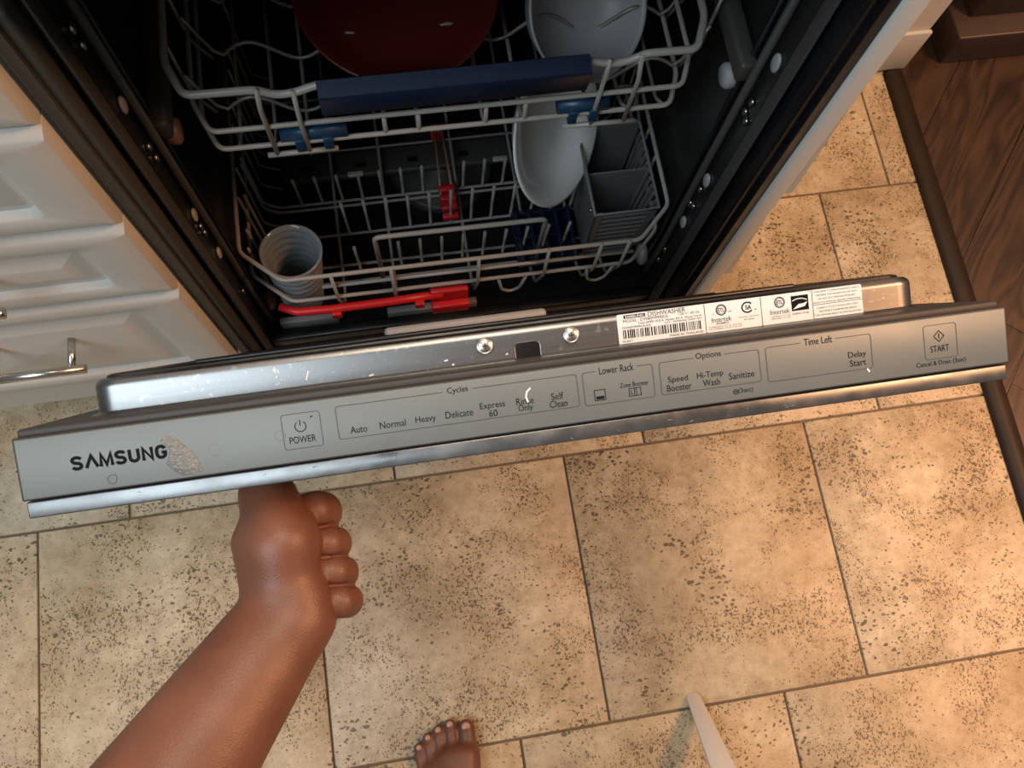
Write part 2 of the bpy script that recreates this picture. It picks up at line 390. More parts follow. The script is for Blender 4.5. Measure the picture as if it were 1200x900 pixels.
# tub
ti, to, zf, zc = .272, .282, .148, .845
V = []; F = []
def addbox(a, b):
    k = len(V)
    for x in (a[0], b[0]):
        for y in (a[1], b[1]):
            for z in (a[2], b[2]): V.append((x, y, z))
    F.extend([tuple(k+i for i in f) for f in BOXF])
addbox((-to, .045, zf), (-ti, .57, zc)); addbox((ti, .045, zf), (to, .57, zc)); addbox((-to, .56, zf-.01), (to, .57, zc)); addbox((-to, .045, zf-.01), (to, .57, zf)); addbox((-to, .045, zc), (to, .57, zc+.01))
tub = mesh('tub', V, F, 'tub', dw)
box('tub_lip', (-.272, .045, zf), (.272, .062, zf+.022), 'black', tub, bev=.004)
box('kick_plate', (-.297, .06, 0), (.297, .07, .135), 'black', dw)
for s in (-1, 1):
    def X(a, b): return (min(s*a, s*b), max(s*a, s*b))
    def bar(name, x, y, m, bev, z=(.10, .86)):
        return box(name, (x[0], y[0], z[0]), (x[1], y[1], z[1]), m, dw, bev=bev)
    bar('frame_flange', X(.2815, .2950), (.018 if s < 0 else .012, .05), 'rubber' if s < 0 else 'black', .003)
    bar('side_gap_filler', X(.2900, .2983 if s < 0 else .2992), (.014 if s < 0 else .004, .30), 'rubber' if s < 0 else 'black', 0)
    bar('frame_channel', X(.2735, .2805), (.034, .046), 'black', .002)
    bar('frame_edge', X(.2725, .2750), (.030, .046), 'rubber', .001)
    tube('tub_bead', [(s*.2665, .070, .845), (s*.2665, .070, .30), (s*.2665, .078, .16)], .0042, 'rubber', tub, n=8)
    tube('tub_bead', [(s*.2685, .088, .845), (s*.2685, .088, .30), (s*.2685, .092, .16)], .0032, 'black', tub, n=8)
    box('rack_slide', (min(s*.254, s*.2715), .075, .628), (max(s*.254, s*.2715), .53, .652), 'rubber', dw, bev=.004)
# fasteners on the tub sides
def disc(name, x, y, z, ry, rz, m, t=.003):
    sgn = 1 if x < 0 else -1
    V = []; n = 20
    for dx, k in ((0, 1), (t*.6, 1), (t, .75)):
        for j in range(n):
            a = 2*math.pi*j/n; V.append((x+sgn*dx, y+ry*k*math.cos(a), z+rz*k*math.sin(a)))
    F = [(i*n+j, i*n+(j+1) % n, (i+1)*n+(j+1) % n, (i+1)*n+j) for i in range(2) for j in range(n)]+[tuple(2*n+j for j in range(n)), tuple(range(n))]
    return mesh(name, V, F, m, tub, True)
for z, big in ((.795, 0), (.778, 0), (.705, 1), (.648, 0), (.630, 0), (.521, 1), (.500, 0), (.486, 0), (.432, 1), (.327, 0)):
    if big: disc('grommet', -.2715, .060, z, .0062, .0085, 'gloss')
    else: disc('screw', -.2715, .058, z, .0038, .0045, 'screw')
for y, z, big in ((.056, .681, 1), (.058, .620, 0), (.060, .602, 0), (.052, .598, 0), (.060, .472, 1), (.062, .448, 0), (.058, .415, 0), (.066, .408, 0), (.060, .371, 1), (.066, .28, 0), (.068, .244, 0)):
    if big: disc('grommet', .2715, y, z, .0068, .0105, 'greyplastic')
    else: disc('screw', .2715, y, z, .0036, .0046, 'screw')
# lower spray arm, sump
lathe('sump_filter', [(0, .1485), (.075, .1485), (.08, .151), (.07, .156), (.03, .158), (.028, .170), (0, .172)], 'rubber', tub, 36, lambda v: Vector((v.x, v.y+.30, v.z)))
sa = box('spray_arm', (-.235, .278, .174), (.235, .322, .186), 'rubber', dw, bev=.005)
for k in range(6): box('nozzle', (-.2+.075*k, .292, .186), (-.185+.075*k, .30, .1875), 'black', sa)
box('front_vent', (-.256, .068, .150), (-.175, .078, .176), 'greyplastic', tub, bev=.002)
box('front_vent', (-.107, .064, .150), (.020, .074, .176), 'greyplastic', tub, bev=.002)

# door
outer = box('outer_door', (-.297, -.036, -.70), (.297, -.001, -.014), 'outer', dw, bev=.0015, xf=D)
box('inner_flange', (-.2980, -.001, -.69), (.2980, .0042, -.006), 'outer', dw, bev=.0015, xf=D)
box('door_skin', (-.297, -.0455, -.70), (.297, -.0365, -.036), 'trim', dw, bev=.001, xf=D)
strip = box('handle_strip', (-.2975, -.0462, -.034), (.2975, -.0366, -.0022), 'trim', dw, bev=.0009, xf=D)
box('panel_housing', (-.2987, -.0358, -.014), (.2987, 0, -.0005), 'outer', dw, bev=.0008, xf=D)
panel = box('control_panel', (-.2975, -.0350, -.006), (.2975, -.0010, 0), 'panel', dw, bev=.0005, xf=D)
# steel liner with rounded corners
def rr(x0, x1, u0, u1, r, n=8):
    out = []
    for cx, cu, a0 in ((x1-r, u0+r, -90), (x1-r, u1-r, 0), (x0+r, u1-r, 90), (x0+r, u0+r, 180)):
        for j in range(n+1):
            a = math.radians(a0+90*j/n); out.append((cx+r*math.cos(a), cu+r*math.sin(a)))
    return out
loops = []
for n, ins in ((.0040, -.0045), (.0050, -.0010), (.0060, 0), (.0066, 0), (.0205, 0), (.0212, 0), (.0240, .0007), (.0257, .0025), (.0262, .0055)):
    loops.append([D(x, n, u) for x, u in rr(-.2715+ins, .2715-ins, -.665+ins, -.045-ins, .017)])
liner = loft('inner_liner', loops, 'steel', dw, smooth=True)
loops = []
for n, ins in ((.0255, .006), (.0275, .0065), (.0285, .009), (.0285, .022), (.0262, .026), (.0262, .06)):
    loops.append([D(x, n, u) for x, u in rr(-.2715+ins, .2715-ins, -.660+ins, -.045-ins, .014)])
loft('inner_panel', loops, 'black', dw, smooth=True)
# raised black ribs and pale dispenser on the inner face of the door
for u in (-.16, -.34, -.52): box('inner_rib', (-.235, .0255, u-.004), (.235, .030, u+.004), 'black', dw, bev=.0015, xf=D)
disp = box('detergent_dispenser', (-.10, .0255, -.47), (.06, .036, -.33), 'greyplastic', dw, bev=.004, xf=D)
box('dispenser_lid', (-.085, .036, -.45), (.0, .039, -.35), 'black', disp, bev=.0015, xf=D)
# screws on the steel edge, and a black plate for the latch slot
def DU(x, n, du): return D(x, n, -.045+du)
for x in (-.0265, .0299):
    sc = lathe('screw', [(0, .0001), (.0054, .0001), (.0056, .0008), (.0046, .0016), (.0042, .0011), (.0040, .0011), (.0034, .0015), (.0012, .0018), (0, .0018)], 'screw', dw, 28, lambda v, x=x: DU(x+v.x, .0158+v.y, v.z))
    for a in (0, math.pi/2):
        box('screw_cross', (-.0022, -.0004, .0012), (.0022, .0004, .0020), 'outer', sc, xf=lambda p, q, r, a=a, x=x: DU(x+p*math.cos(a)-q*math.sin(a), .0158+p*math.sin(a)+q*math.cos(a), r))
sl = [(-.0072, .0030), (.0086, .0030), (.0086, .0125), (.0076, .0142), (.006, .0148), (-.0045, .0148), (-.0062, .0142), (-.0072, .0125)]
loft('latch_rim', [[DU(x+(x-.0007)*.10, n+(n-.008)*.08, .0001) for x, n in sl], [DU(x+(x-.0007)*.06, n+(n-.008)*.05, .0008) for x, n in sl], [DU(x, n, .0006) for x, n in sl]], 'steel', liner)
loft('latch_slot_dark', [[DU(x, n, .0003) for x, n in sl], [DU(x, n, .00085) for x, n in sl]], 'black', liner)  # solid plate, no hole: the dark inside the slot is put in as black

# printing ---------------------------------------------------------------
def text_mesh(txt, bold=0):
    cu = bpy.data.curves.new('t', 'FONT'); cu.body = txt; cu.size = 1; cu.offset = bold; cu.resolution_u = 3
    o = bpy.data.objects.new('t', cu); COL.objects.link(o)
    dg = bpy.context.evaluated_depsgraph_get()
    me = bpy.data.meshes.new_from_object(o.evaluated_get(dg)); bpy.data.objects.remove(o)
    return me
def text(txt, cx, cn, w, h, parent, xf, bold=0, name='lettering', m='print', lift=.00018, ref=None):
    me = text_mesh(txt, bold)
    xs = [v.co.x for v in me.vertices]; ys = [v.co.y for v in me.vertices]
    x0, x1 = min(xs), max(xs); y0, y1 = min(ys), max(ys)
    kx = w/(x1-x0); ky = h/(y1-y0)
    for v in me.vertices:
        v.co = xf(cx+(v.co.x-(x0+x1)/2)*kx, cn+(v.co.y-(y0+y1)/2)*ky, lift)
    me.materials.clear(); o = link(name, me, m, parent); return o
PD = lambda x, n, l: D(x, n, l)
LD = lambda x, n, l: D(x, n, -.045+l)
def line(pts, wd, parent, xf, closed=False, m='line', name='outline', lift=.00015, rad=0):
    P = [Vector((a, b)) for a, b in pts]; n = len(P); V = []; F = []
    for i in range(n):
        if closed: a, b = P[i-1], P[(i+1) % n]
        else: a, b = P[max(i-1, 0)], P[min(i+1, n-1)]
        d1 = (P[i]-a).normalized() if (P[i]-a).length > 1e-9 else (b-P[i]).normalized()
        d2 = (b-P[i]).normalized() if (b-P[i]).length > 1e-9 else d1
        t = (d1+d2).normalized(); nn = Vector((-t.y, t.x)); k = 1/max(.5, nn.dot(Vector((-d1.y, d1.x))))
        for sg in (-1, 1):
            q = P[i]+nn*sg*wd/2*k; V.append(xf(q.x, q.y, lift))
    for i in range(n if closed else n-1):
        j = (i+1) % n; F.append((2*i, 2*i+1, 2*j+1, 2*j))
    return mesh(name, V, F, m, parent)
def rrect(x0, x1, n0, n1, r=.0016):
    return rr(x0, x1, n0, n1, r, 4)
def frame_gap(x0, x1, n0, n1, g0, g1, r=.0016):      # rounded frame whose top line is broken by a caption
    pts = [(g0, n1)]
    for cx, cn, a0 in ((x0+r, n1-r, 90), (x0+r, n0+r, 180), (x1-r, n0+r, 270), (x1-r, n1-r, 0)):
        for j in range(5):
            a = math.radians(a0+90*j/4); pts.append((cx+r*math.cos(a), cn+r*math.sin(a)))
    pts.append((g1, n1)); line(pts, .00042, panel, PD)
def T(txt, cx, cn, w, h, bold=0): return text(txt, cx, cn, w, h, panel, PD, bold)
def brand():
    cw, h, y0 = .0062, .0085, -.0225
    def arc(cx, cy, rx, ry, a0, a1, n=8): return [(cx+rx*math.cos(math.radians(a0+(a1-a0)*i/n)), cy+ry*math.sin(math.radians(a0+(a1-a0)*i/n))) for i in range(n+1)]
    Sg = arc(.5, .74, .40, .20, 10, 180)+arc(.5, .74, .40, .24, 180, 270, 4)[1:]+arc(.5, .26, .40, .24, 90, 0, 4)[1:]+arc(.5, .26, .40, .20, 0, -170)
    G = {'S': [Sg], 'A': [[(.02, .03), (.5, .93), (.98, .03)]], 'M': [[(.06, 0), (.12, .95), (.5, .10), (.88, .95), (.94, 0)]],
         'U': [[(.1, 1), (.1, .35)]+arc(.5, .35, .40, .28, 180, 360)+[(.9, 1)]], 'N': [[(.1, 0), (.1, .93), (.9, .07), (.9, 1)]],
         'G': [arc(.5, .62, .40, .32, 20, 180)+arc(.5, .38, .40, .32, 180, 360)+[(.9, .46), (.55, .46)]]}
    xs = [-.2690, -.2614, -.2536, -.2452, -.2378, -.2304, -.2230]; ws = [.0058, .0066, .0070, .0058, .0058, .0058, .0058]
    for ch, x0, w0 in zip('SAMSUNG', xs, ws):
        for st_ in G[ch]:
            o = line([(x0+px*w0, y0+.0006+py*(h-.0012)) for px, py in st_], .00185, panel, PD, m='print', name='lettering', lift=.0002); o['label'] = 'bold black brand letter'
brand()
line(rrect(-.1517, -.1298, -.0273, -.0070), .0004, panel, PD, True)
line([(-.1414+.0031*math.sin(a), -.0146+.0031*math.cos(a)) for a in [math.radians(35+i*290/20) for i in range(21)]], .0005, panel, PD, m='print', name='power_symbol')
line([(-.1414, -.0142), (-.1414, -.0108)], .0005, panel, PD, m='print', name='power_symbol')
line([(-.1352, -.0100), (-.1338, -.0096)], .0007, panel, PD, m='print', name='power_symbol')
T('POWER', -.1411, -.0222, .0150, .0040)
frame_gap(-.1205, .0220, -.0254, -.0062, -.0580, -.0405); T('Cycles', -.0491, -.0062, .0122, .0045)
for t, x, n, w_, h in (('Auto', -.1088, -.0209, .0096, .0040), ('Normal', -.0890, -.0206, .0152, .0040), ('Heavy', -.0697, -.0207, .0120, .0048), ('Delicate', -.0499, -.0199, .0162, .0041),
                      ('Express', -.0298, -.0180, .0150, .0048), ('60', -.0299, -.0224, .0050, .0039), ('Rinse', -.0104, -.0177, .0104, .0041), ('Only', -.0104, -.0222, .0088, .0048), ('Self', .0092, -.0175, .0074, .0041), ('Clean', .0094, -.0221, .0106, .0041)):
    T(t, x, n, w_, h)
frame_gap(.0255, .0685, -.0259, -.0061, .0340, .0590); T('Lower Rack', .0466, -.0061, .0212, .0044)
line([(.0317, -.0235), (.0382, -.0235), (.0382, -.0173), (.0317, -.0173)], .00045, panel, PD, True, 'print', 'rack_symbol')
mesh('rack_symbol', [PD(*q, .00016) for q in ((.0326, -.0229), (.0374, -.0229), (.0374, -.0211), (.0326, -.0211))], [(0, 1, 2, 3)], 'print', panel)
T('Zone Booster', .0565, -.0166, .0178, .0028)
line([(.0528, -.0236), (.0600, -.0236), (.0600, -.0190), (.0528, -.0190)], .00042, panel, PD, True, 'print', 'zone_symbol')
line([(.0561, -.0233), (.0561, -.0193)], .00042, panel, PD, False, 'print', 'zone_symbol'); line([(.0573, -.0233), (.0573, -.0193)], .00042, panel, PD, False, 'print', 'zone_symbol')
T('L', .0545, -.0213, .0012, .0026)
frame_gap(.0728, .1354, -.0256, -.0060, .0945, .1135); T('Options', .1038, -.0056, .0158, .0046)
for t, x, n, w_, h in (('Speed', .0836, -.0175, .0124, .0047), ('Booster', .0838, -.0222, .0152, .0040), ('Hi-Temp', .1037, -.0175, .0164, .0047), ('Wash', .1041, -.0220, .0106, .0040), ('Sanitize', .1233, -.0200, .0160, .0040), ('(3sec)', .1249, -.0299, .0092, .0036)):
    T(t, x, n, w_, h)
line([(.1186+.0015*math.cos(i*.4488), -.0299+.0015*math.sin(i*.4488)) for i in range(14)], .0004, panel, PD, True, 'print', 'lock_symbol')
line([(.1179, -.0303), (.1193, -.0303), (.1193, -.0295), (.1179, -.0295)], .0003, panel, PD, True, 'print', 'lock_symbol')
frame_gap(.1398, .2076, -.0268, -.0056, .1625, .1850); T('Time Left', .1737, -.0055, .0182, .0043)
T('Delay', .1980, -.0176, .0116, .0048); T('Start', .1981, -.0223, .0106, .0040)
line(rrect(.2424, .2640, -.0267, -.0056), .0004, panel, PD, True)
line([(.2523, -.0094), (.2557, -.0128), (.2523, -.0162), (.2489, -.0128)], .00048, panel, PD, True, 'print', 'start_symbol')
line([(.2523, -.0112), (.2523, -.0144)], .0006, panel, PD, False, 'print', 'start_symbol')
T('START', .2523, -.0205, .0124, .0040); T('Cancel & Drain (3sec)', .2525, -.0297, .0330, .0038)
# dried glue, rings and scuffs on the panel
gl = [(a+.004, b_) for a, b_ in ((-.2236, -.0118), (-.2200, -.0094), (-.2150, -.0112), (-.2112, -.0160), (-.2070, -.0200), (-.2044, -.0262), (-.2030, -.0322), (-.2080, -.0338), (-.2140, -.0336), (-.2190, -.0300), (-.2222, -.0258), (-.2205, -.0220), (-.2190, -.0170), (-.2215, -.0150))]
cxg = sum(a for a, b in gl)/len(gl); cng = sum(b for a, b in gl)/len(gl)
o = loft('residue', [[PD(a, b, .00012) for a, b in gl], [PD(cxg+(a-cxg)*.93, cng+(b-cng)*.93, .00055) for a, b in gl], [PD(cxg+(a-cxg)*.5, cng+(b-cng)*.5, .0007) for a, b in gl]], 'residue', panel, smooth=True); o['label'] = 'bumpy dried glue patch'
for (x, n, r0) in ((-.1906, -.0213, .0032), (-.1535, -.0185, .0030)):
    line([(x+r0*math.cos(i*.37), n+r0*math.sin(i*.37)) for i in range(17)], .0003, panel, PD, True, 'residue', 'water_ring')
line([(-.2512, -.0288), (-.2506, -.0318), (-.2487, -.0327), (-.2466, -.0318), (-.2460, -.0292), (-.2466, -.0276), (-.2496, -.0276), (-.2515, -.0297)], .0004, panel, PD, False, 'line', 'chip_mark')
line([(-.0062, -.0105), (-.0086, -.0125), (-.0095, -.0155), (-.0085, -.0188)], .0011, panel, PD, False, 'scuff', 'scuff_mark', lift=.0003)
line([(.2036, -.0268), (.2050, -.0290)], .0012, panel, PD, False, 'scuff', 'scuff_mark', lift=.0003)
for x, n, l, a in ((-.1395, .0120, .006, 1.2), (-.1586, .0180, .004, 1.6), (-.1582, .0135, .0018, 1.0), (-.0522, .0100, .0025, .1), (-.2071, .0147, .002, .6), (-.1000, .0070, .003, .2), (-.0480, .0068, .0015, .3), (.1080, .0030, .010, .05), (-.013, .009, .0015, .5)):
    line([(x-l/2*math.cos(a), n-l/2*math.sin(a)), (x+l/2*math.cos(a), n+l/2*math.sin(a))], .0010, liner, LD, False, 'scuff', 'water_spot', lift=.0002)
for i in range(26):
    x = random.uniform(-.25, .25); n = random.uniform(-.0447, -.0385); l = random.uniform(.0006, .0030)
    line([(x, n), (x+l, n+random.uniform(-.0008, .0008))], random.uniform(.0002, .0005), strip, lambda a, b_, l_: D(a, b_, -.0022+l_), False, 'residue', 'scratch', lift=.0002)

# rating label on the steel edge
lb = loft('rating_label', [[LD(x, n, .0001) for x, n in rrect(.0609, .2293, .0050, .0248, .0012)], [LD(x, n, .00035) for x, n in rrect(.0609, .2293, .0050, .0248, .0012)]], 'label', dw)
LP = lambda x, n, l: LD(x, n, .0004+l)
def TL(txt, x, n, w_, h, bold=0): return text(txt, x, n, w_, h, lb, LP, bold, lift=.00008)
for x in (.1199, .1586, .1943): line([(x, .0053), (x, .0245)], .0004, lb, LP, m='print', name='divider', lift=.00008)
def fill(pts, name='print_block', m='print', lift=.00008): return mesh(name, [LP(a, b_, lift) for a, b_ in pts], [tuple(range(len(pts)))], m, lb)
fill([(.0655, .0217), (.0800, .0217), (.0800, .0240), (.0655, .0240)]); text('SAMSUNG', .0727, .02285, .0125, .0015, lb, LP, .02, m='label', lift=.00014)
TL('DISHWASHER', .0945, .0229, .0252, .0030); TL('MODEL : DW80M9990US', .0800, .0201, .0300, .0019); TL('120 V~ 60 Hz', .1095, .0203, .0140, .0015)
TL('Total AMPS 10.8 A  Heater 8.6 A  Motor 0.6 A', .0960, .0178, .0430, .0015); TL('S/N : 0E9802EJ-200519H', .1050, .0158, .0250, .0014)
TL('DW80M9990US/AA', .0735, .0158, .0190, .0014)
x = .0640; k = 0
while x < .1160:
    wv = random.choice((.0004, .0006, .0009)); fill([(x, .0088), (x+wv, .0088), (x+wv, .0145), (x, .0145)], 'barcode_bar'); x += wv+random.choice((.0004, .0006, .0010))
TL('XL2017', .0665, .0070, .0070, .0014); TL('MADE IN THAILAND', .1065, .0071, .0230, .0015)
def ring(x, n, r, wd=.0005):
    line([(x+r*math.cos(i*.2856), n+r*math.sin(i*.2856)) for i in range(22)], wd, lb, LP, True, 'print', 'mark_ring', .00008)
for x in (.1312, .1715): ring(x, .0195, .0034, .0006); ring(x, .0195, .0027, .0003); TL('ETL', x, .0195, .0040, .0026, .02); TL('Intertek', x-.0002, .0134, .0135, .0032)
TL('c', .1255, .0172, .001, .001); TL('us', .1370, .0180, .002, .001); TL('4008855', .1312, .0108, .009, .0013)
for q in (.0088, .0074): TL('CONFORMS TO UL STD 749', .1330, q, .0225, .0008)
for q in (.0104, .0090): TL('CERTIFIED TO CSA', .1715, q, .0135, .0008)
line([(.1492+.0030*math.cos(a)*1.25, .0190+.0033*math.sin(a)) for a in [math.radians(40+i*280/16) for i in range(17)]], .0010, lb, LP, False, 'print', 'mark_ring', .00008)
TL('SA', .1498, .0190, .0042, .0030, .03); TL('us', .1545, .0172, .0016, .0009); TL('Energy Verified', .1497, .0130, .0130, .0011); TL('File 263701', .1497, .0112, .0070, .0010)
fill([(.1795, .0125), (.1915, .0125), (.1915, .0225), (.1795, .0225)])
fill([(.1802, .0135), (.1840, .0142), (.1888, .0150), (.1908, .0180), (.1880, .0170), (.1845, .0168)], m='label', lift=.00014)
line([(.1803, .0192), (.1830, .0203), (.1870, .0204), (.1905, .0192)], .0006, lb, LP, False, 'label', 'mark_arc', .00014)
TL('ENERGY STAR', .1855, .0106, .0115, .0013)
for i, t in enumerate(('CONFORMS TO ANSI STANDARDS AND IS', 'CERTIFIED FOR HOUSEHOLD USE ONLY', 'USE ONLY WITH APPROVED DETERGENT', 'READ THE MANUAL BEFORE OPERATION', 'CONNECT TO HOT WATER SUPPLY ONLY', 'DISCONNECT POWER BEFORE SERVICE', 'FOR INDOOR BUILT IN INSTALLATION')):
    TL(t, .2115, .0232-.0024*i-(.0012 if i > 3 else 0), .0325-.003*(i % 3), .0010)
line([(.1945, .0147), (.2288, .0147)], .0003, lb, LP, False, 'print', 'divider', .00008)

# ------------------------------------------------------------------ upper rack
ur = thing('upper_rack', 'grey wire upper dish rack with navy blue handle', 'dish rack', (0, .3, .57))
W = 'wire'
y = .09
def rail(zl, zr, xl, xr, inset=.030, back=.50, r=.0026, nm='rail', mid=None, name_parent=ur):
    pts = [(xl-inset*.9, back, zl), (xl-inset*.9, y+.034, zl), (xl, y, zl)]
    if mid: pts += mid
    pts += [(xr, y, zr), (xr+inset*.9, y+.034, zr), (xr+inset*.9, back, zr)]
    return tube(nm, pts, r, W, name_parent, 10, rad=.008)
rail(.668, .664, -.2343, .2120, .016, mid=[(-.1751, y, .6666), (-.1616, y, .657), (-.1449, y, .6575), (-.1239, y, .6655), (0, y, .6655), (.1115, y, .6613), (.1393, y, .6545), (.1526, y, .6576), (.1643, y, .6650)], r=.0036, nm='top_rail')
rail(.612, .611, -.228, .212, .016)
rail(.583, .581, -.2270, .207, .016)
tube('short_rail', [(-.1860, y-.002, .5685), (-.1195, y-.002, .569)], .0027, W, ur, 8)
tube('short_rail', [(.1000, y-.002, .5655), (.1750, y-.002, .563)], .0027, W, ur, 8)
for P in ([(-.1745, .6689), (-.1774, .6401), (-.1771, .5700)], [(-.1454, .6618), (-.1472, .6111), (-.1463, .5640)], [(.1321, .663), (.1301, .6042), (.1284, .5620)], [(.1603, .6659), (.1645, .6314), (.1625, .5620)]):
    tube('upright', [(x, y-.002, z) for x, z in P], .0024, W, ur, 8)
for x in (-.0725, -.0408, .0232, .0610): tube('upright', [(x, y, .613), (x, y, .58), (x, y+.02, .568), (x, .50, .568)], .0022, W, ur, 8, rad=.008)
for x in (-.21, -.1771, -.1463, .1284, .1625, .20): tube('floor_wire', [(x, y, .582), (x, y+.02, .566), (x, .50, .566)], .0020, 'wire_dark', ur, 8, rad=.008)
for yy in (.13, .19, .25, .31, .37, .43, .49):
    pts = []
    for i in range(61):
        x = -.240+.48*i/60; ph = (x+.24)/.096*2*math.pi
        pts.append((x, yy, .572+.030*(1-math.cos(ph))*.5*(1 if yy > .1 else 1)+.07*max(0, (abs(x)-.22)/.02)))
    tube('wave_wire', pts, .0019, 'wire_dark', ur, 6)
for sgn in (-1, 1):
    for yy in (.14, .20, .28, .36, .44): tube('side_wire', [(sgn*.246, yy, .668), (sgn*.244, yy, .60), (sgn*.23, yy, .57)], .0019, 'wire_dark', ur, 6, rad=.01)
    lathe('roller', [(0, -.007), (.010, -.007), (.0125, -.004), (.0125, .004), (.010, .007), (.004, .008), (0, .008)], 'brass' if sgn < 0 else 'greyplastic', ur, 24, lambda v, q=sgn: Vector((q*.2625+v.z*q, .100+v.x, .605+v.y)))
# handle: navy bar with sloped front
hp = [(.0795, .6345), (.0750, .6630), (.0762, .6655), (.0895, .6712), (.0930, .6680), (.0920, .6400), (.0880, .6320), (.0820, .6315)]
hl = [[(x, yy, z+.0002*0) for yy, z in hp] for x in (-.1235, -.1225)]
loops = []
for x, k in ((-.1250, .90), (-.1240, 1), (.1125, 1), (.1135, .90)):
    cy = sum(a for a, b_ in hp)/len(hp); cz = sum(b_ for a, b_ in hp)/len(hp)
    loops.append([(x, cy+(yy-cy)*k, cz+(z-cz)*k) for yy, z in hp])
hd = loft('handle', loops, 'blue', ur, smooth=True)
text('SAMSUNG', -.003, .6425, .034, .0035, hd, lambda x, z, l: Vector((x, .0765, z+.008)), m='bluelight', name='embossed_lettering')
for x0, x1 in ((-.1700, -.1080), (.0940, .1440)):
    cl = tube('blue_clip', [(x0, y+.006, .590), (x1, y+.006, .589)], .0085, 'bluelight', ur, 12)
    for k in (.2, .62): box('clip_tab', (x0+(x1-x0)*k, y-.005, .572), (x0+(x1-x0)*k+.009, y+.004, .590), 'bluelight', cl, bev=.001)

# ------------------------------------------------------------------ lower rack
lr = thing('lower_rack', 'grey wire lower dish rack with tine rows', 'dish rack', (0, .3, .2))
y = .045
def lrail(z, dx=0, r=.0026, nm='rail', end=.50):
    tube(nm, [(-.262+dx, end, z), (-.262+dx, .087, z), (-.216+dx, y, z), (.214-dx, y, z-.004), (.258-dx, .087, z-.004), (.258-dx, end, z-.004)], r, W, lr, 10, rad=.008)
lrail(.372, nm='top_rail', r=.0028); lrail(.306)
tube('rail', [(-.175, y+.001, .338), (.212, y+.001, .334)], .0024, W, lr, 10)
tube('rail', [(-.262, .50, .372), (.258, .50, .368)], .0026, W, lr, 8)
for x in (-.16, -.09, .015, .10, .165, .20): tube('upright', [(x, y-.002, .372), (x, y-.002, .30), (x, y+.02, .225), (x, y+.05, .202), (x, .50, .202), (x, .505, .37)], .0022, W, lr, 8, rad=.01)
for x in (.06, .175): tube('foot_loop', [(x-.018, y, .30), (x-.012, y, .262), (x, y, .252), (x+.012, y, .262), (x+.018, y, .30)], .0021, W, lr, 8, rad=.012)
for yy in (.107, .132, .179, .223, .231, .312, .40): tube('floor_wire', [(-.258, yy, .34), (-.256, yy, .22), (-.238, yy, .203), (.236, yy, .203), (.254, yy, .22), (.256, yy, .34)], .0022, W if yy < .3 else 'wire_dark', lr, 8, rad=.01)
for yy in (.16, .20, .26, .29, .34, .37, .44): 
    for q in (-1, 1): tube('side_wire', [(q*.259, yy, .37), (q*.257, yy, .22), (q*.23, yy, .203)], .0020, 'wire_dark', lr, 6, rad=.01)
def proto_tine(h, head):
    V, F = tubeVF([(0, 0, 0), (0, -.004, h*.5), (0, -.008, h)], [.0021, .0021, .0023], 7)
    me = bpy.data.meshes.new('tine'); me.from_pydata([tuple(v) for v in V], [], F)
    for p in me.polygons: p.use_smooth = True
    me.materials.append(M['wire']); return me
ta = proto_tine(.085, 0); tb = proto_tine(.105, 0)
def put(me, x, yy, z):
    o = bpy.data.objects.new('tine', me); COL.objects.link(o); o.location = (x, yy, z)
    o.parent = lr; o.matrix_parent_inverse = Matrix.Translation(-lr.location); return o
for i in range(14):
    x = -.205+.0285*i
    if abs(x) > .013: put(ta, x, .231, .203)
for x in (-.122, .072): box('tine_cap', (x-.010, .219, .284), (x+.010, .226, .289), 'wire', lr, bev=.0015)
for i in range(15):
    x = -.205+.0285*i
    if x < .235 and not (-.235 < x < -.165): put(tb, x+.004, .179, .203)
for i in range(11): put(ta, -.135+.0285*i, .125, .203)
tube('fold_loop', [(-.105, .100, .205), (-.105, .092, .360), (.106, .092, .357), (.106, .100, .205)], .0032, W, lr, 10, rad=.008)
rc = box('red_clip', (-.012, .196, .205), (.010, .232, .222), 'red', lr, bev=.003)
for k in range(4): box('clip_finger', (-.013, .172+.014*k, .222), (.010, .181+.014*k, .232), 'red', lr, bev=.002)
rp = box('red_post', (-.012, .309, .203), (.006, .322, .232), 'red', lr, bev=.003)
for x in (-.011, .006): tube('clip_wire', [(x, .205, .228), (x*.6, .312, .23)], .0020, 'brass', lr, 6)
rb = tube('red_bar', [(-.236, .051, .281), (-.215, .041, .280), (-.171, .0395, .280), (-.10, .040, .280), (-.030, .042, .280)], .0056, 'red', lr, n=10)
for x in (-.168, -.062): box('bar_clip', (x-.005, .030, .268), (x+.007, .037, .281), 'red', rb, bev=.0012)
br = box('red_bracket', (-.046, .030, .240), (.003, .040, .262), 'red', lr, bev=.002)
box('bracket_back', (-.046, .040, .255), (.003, .056, .288), 'red', br, bev=.002)
bt = thing('blue_tray', 'dark blue slotted plastic insert under the grey basket front', 'insert', (.13, .15, .2))
box('tray_base', (.083, .095, .206), (.168, .176, .2095), 'blue', bt, bev=.001)
for k in range(5): box('tray_rib', (.086+.0185*k, .097, .2095), (.092+.0185*k, .174, .228), 'blue', bt, bev=.0015)
for yy in (.097, .134, .171): box('tray_bar', (.083, yy, .2095), (.168, yy+.004, .220), 'blue', bt, bev=.001)
for q, m_ in ((-1, 'brass'), (1, 'greyplastic')):
    for k, yy in enumerate((.098, .40)):
        lathe('roller', [(0, -.006), (.014, -.006), (.0165, -.003), (.0165, .003), (.014, .006), (.005, .009), (0, .009)], m_, lr, 24, lambda v, q=q, yy=yy: Vector((q*.262+v.z*q, yy+v.x, .200+v.y)))

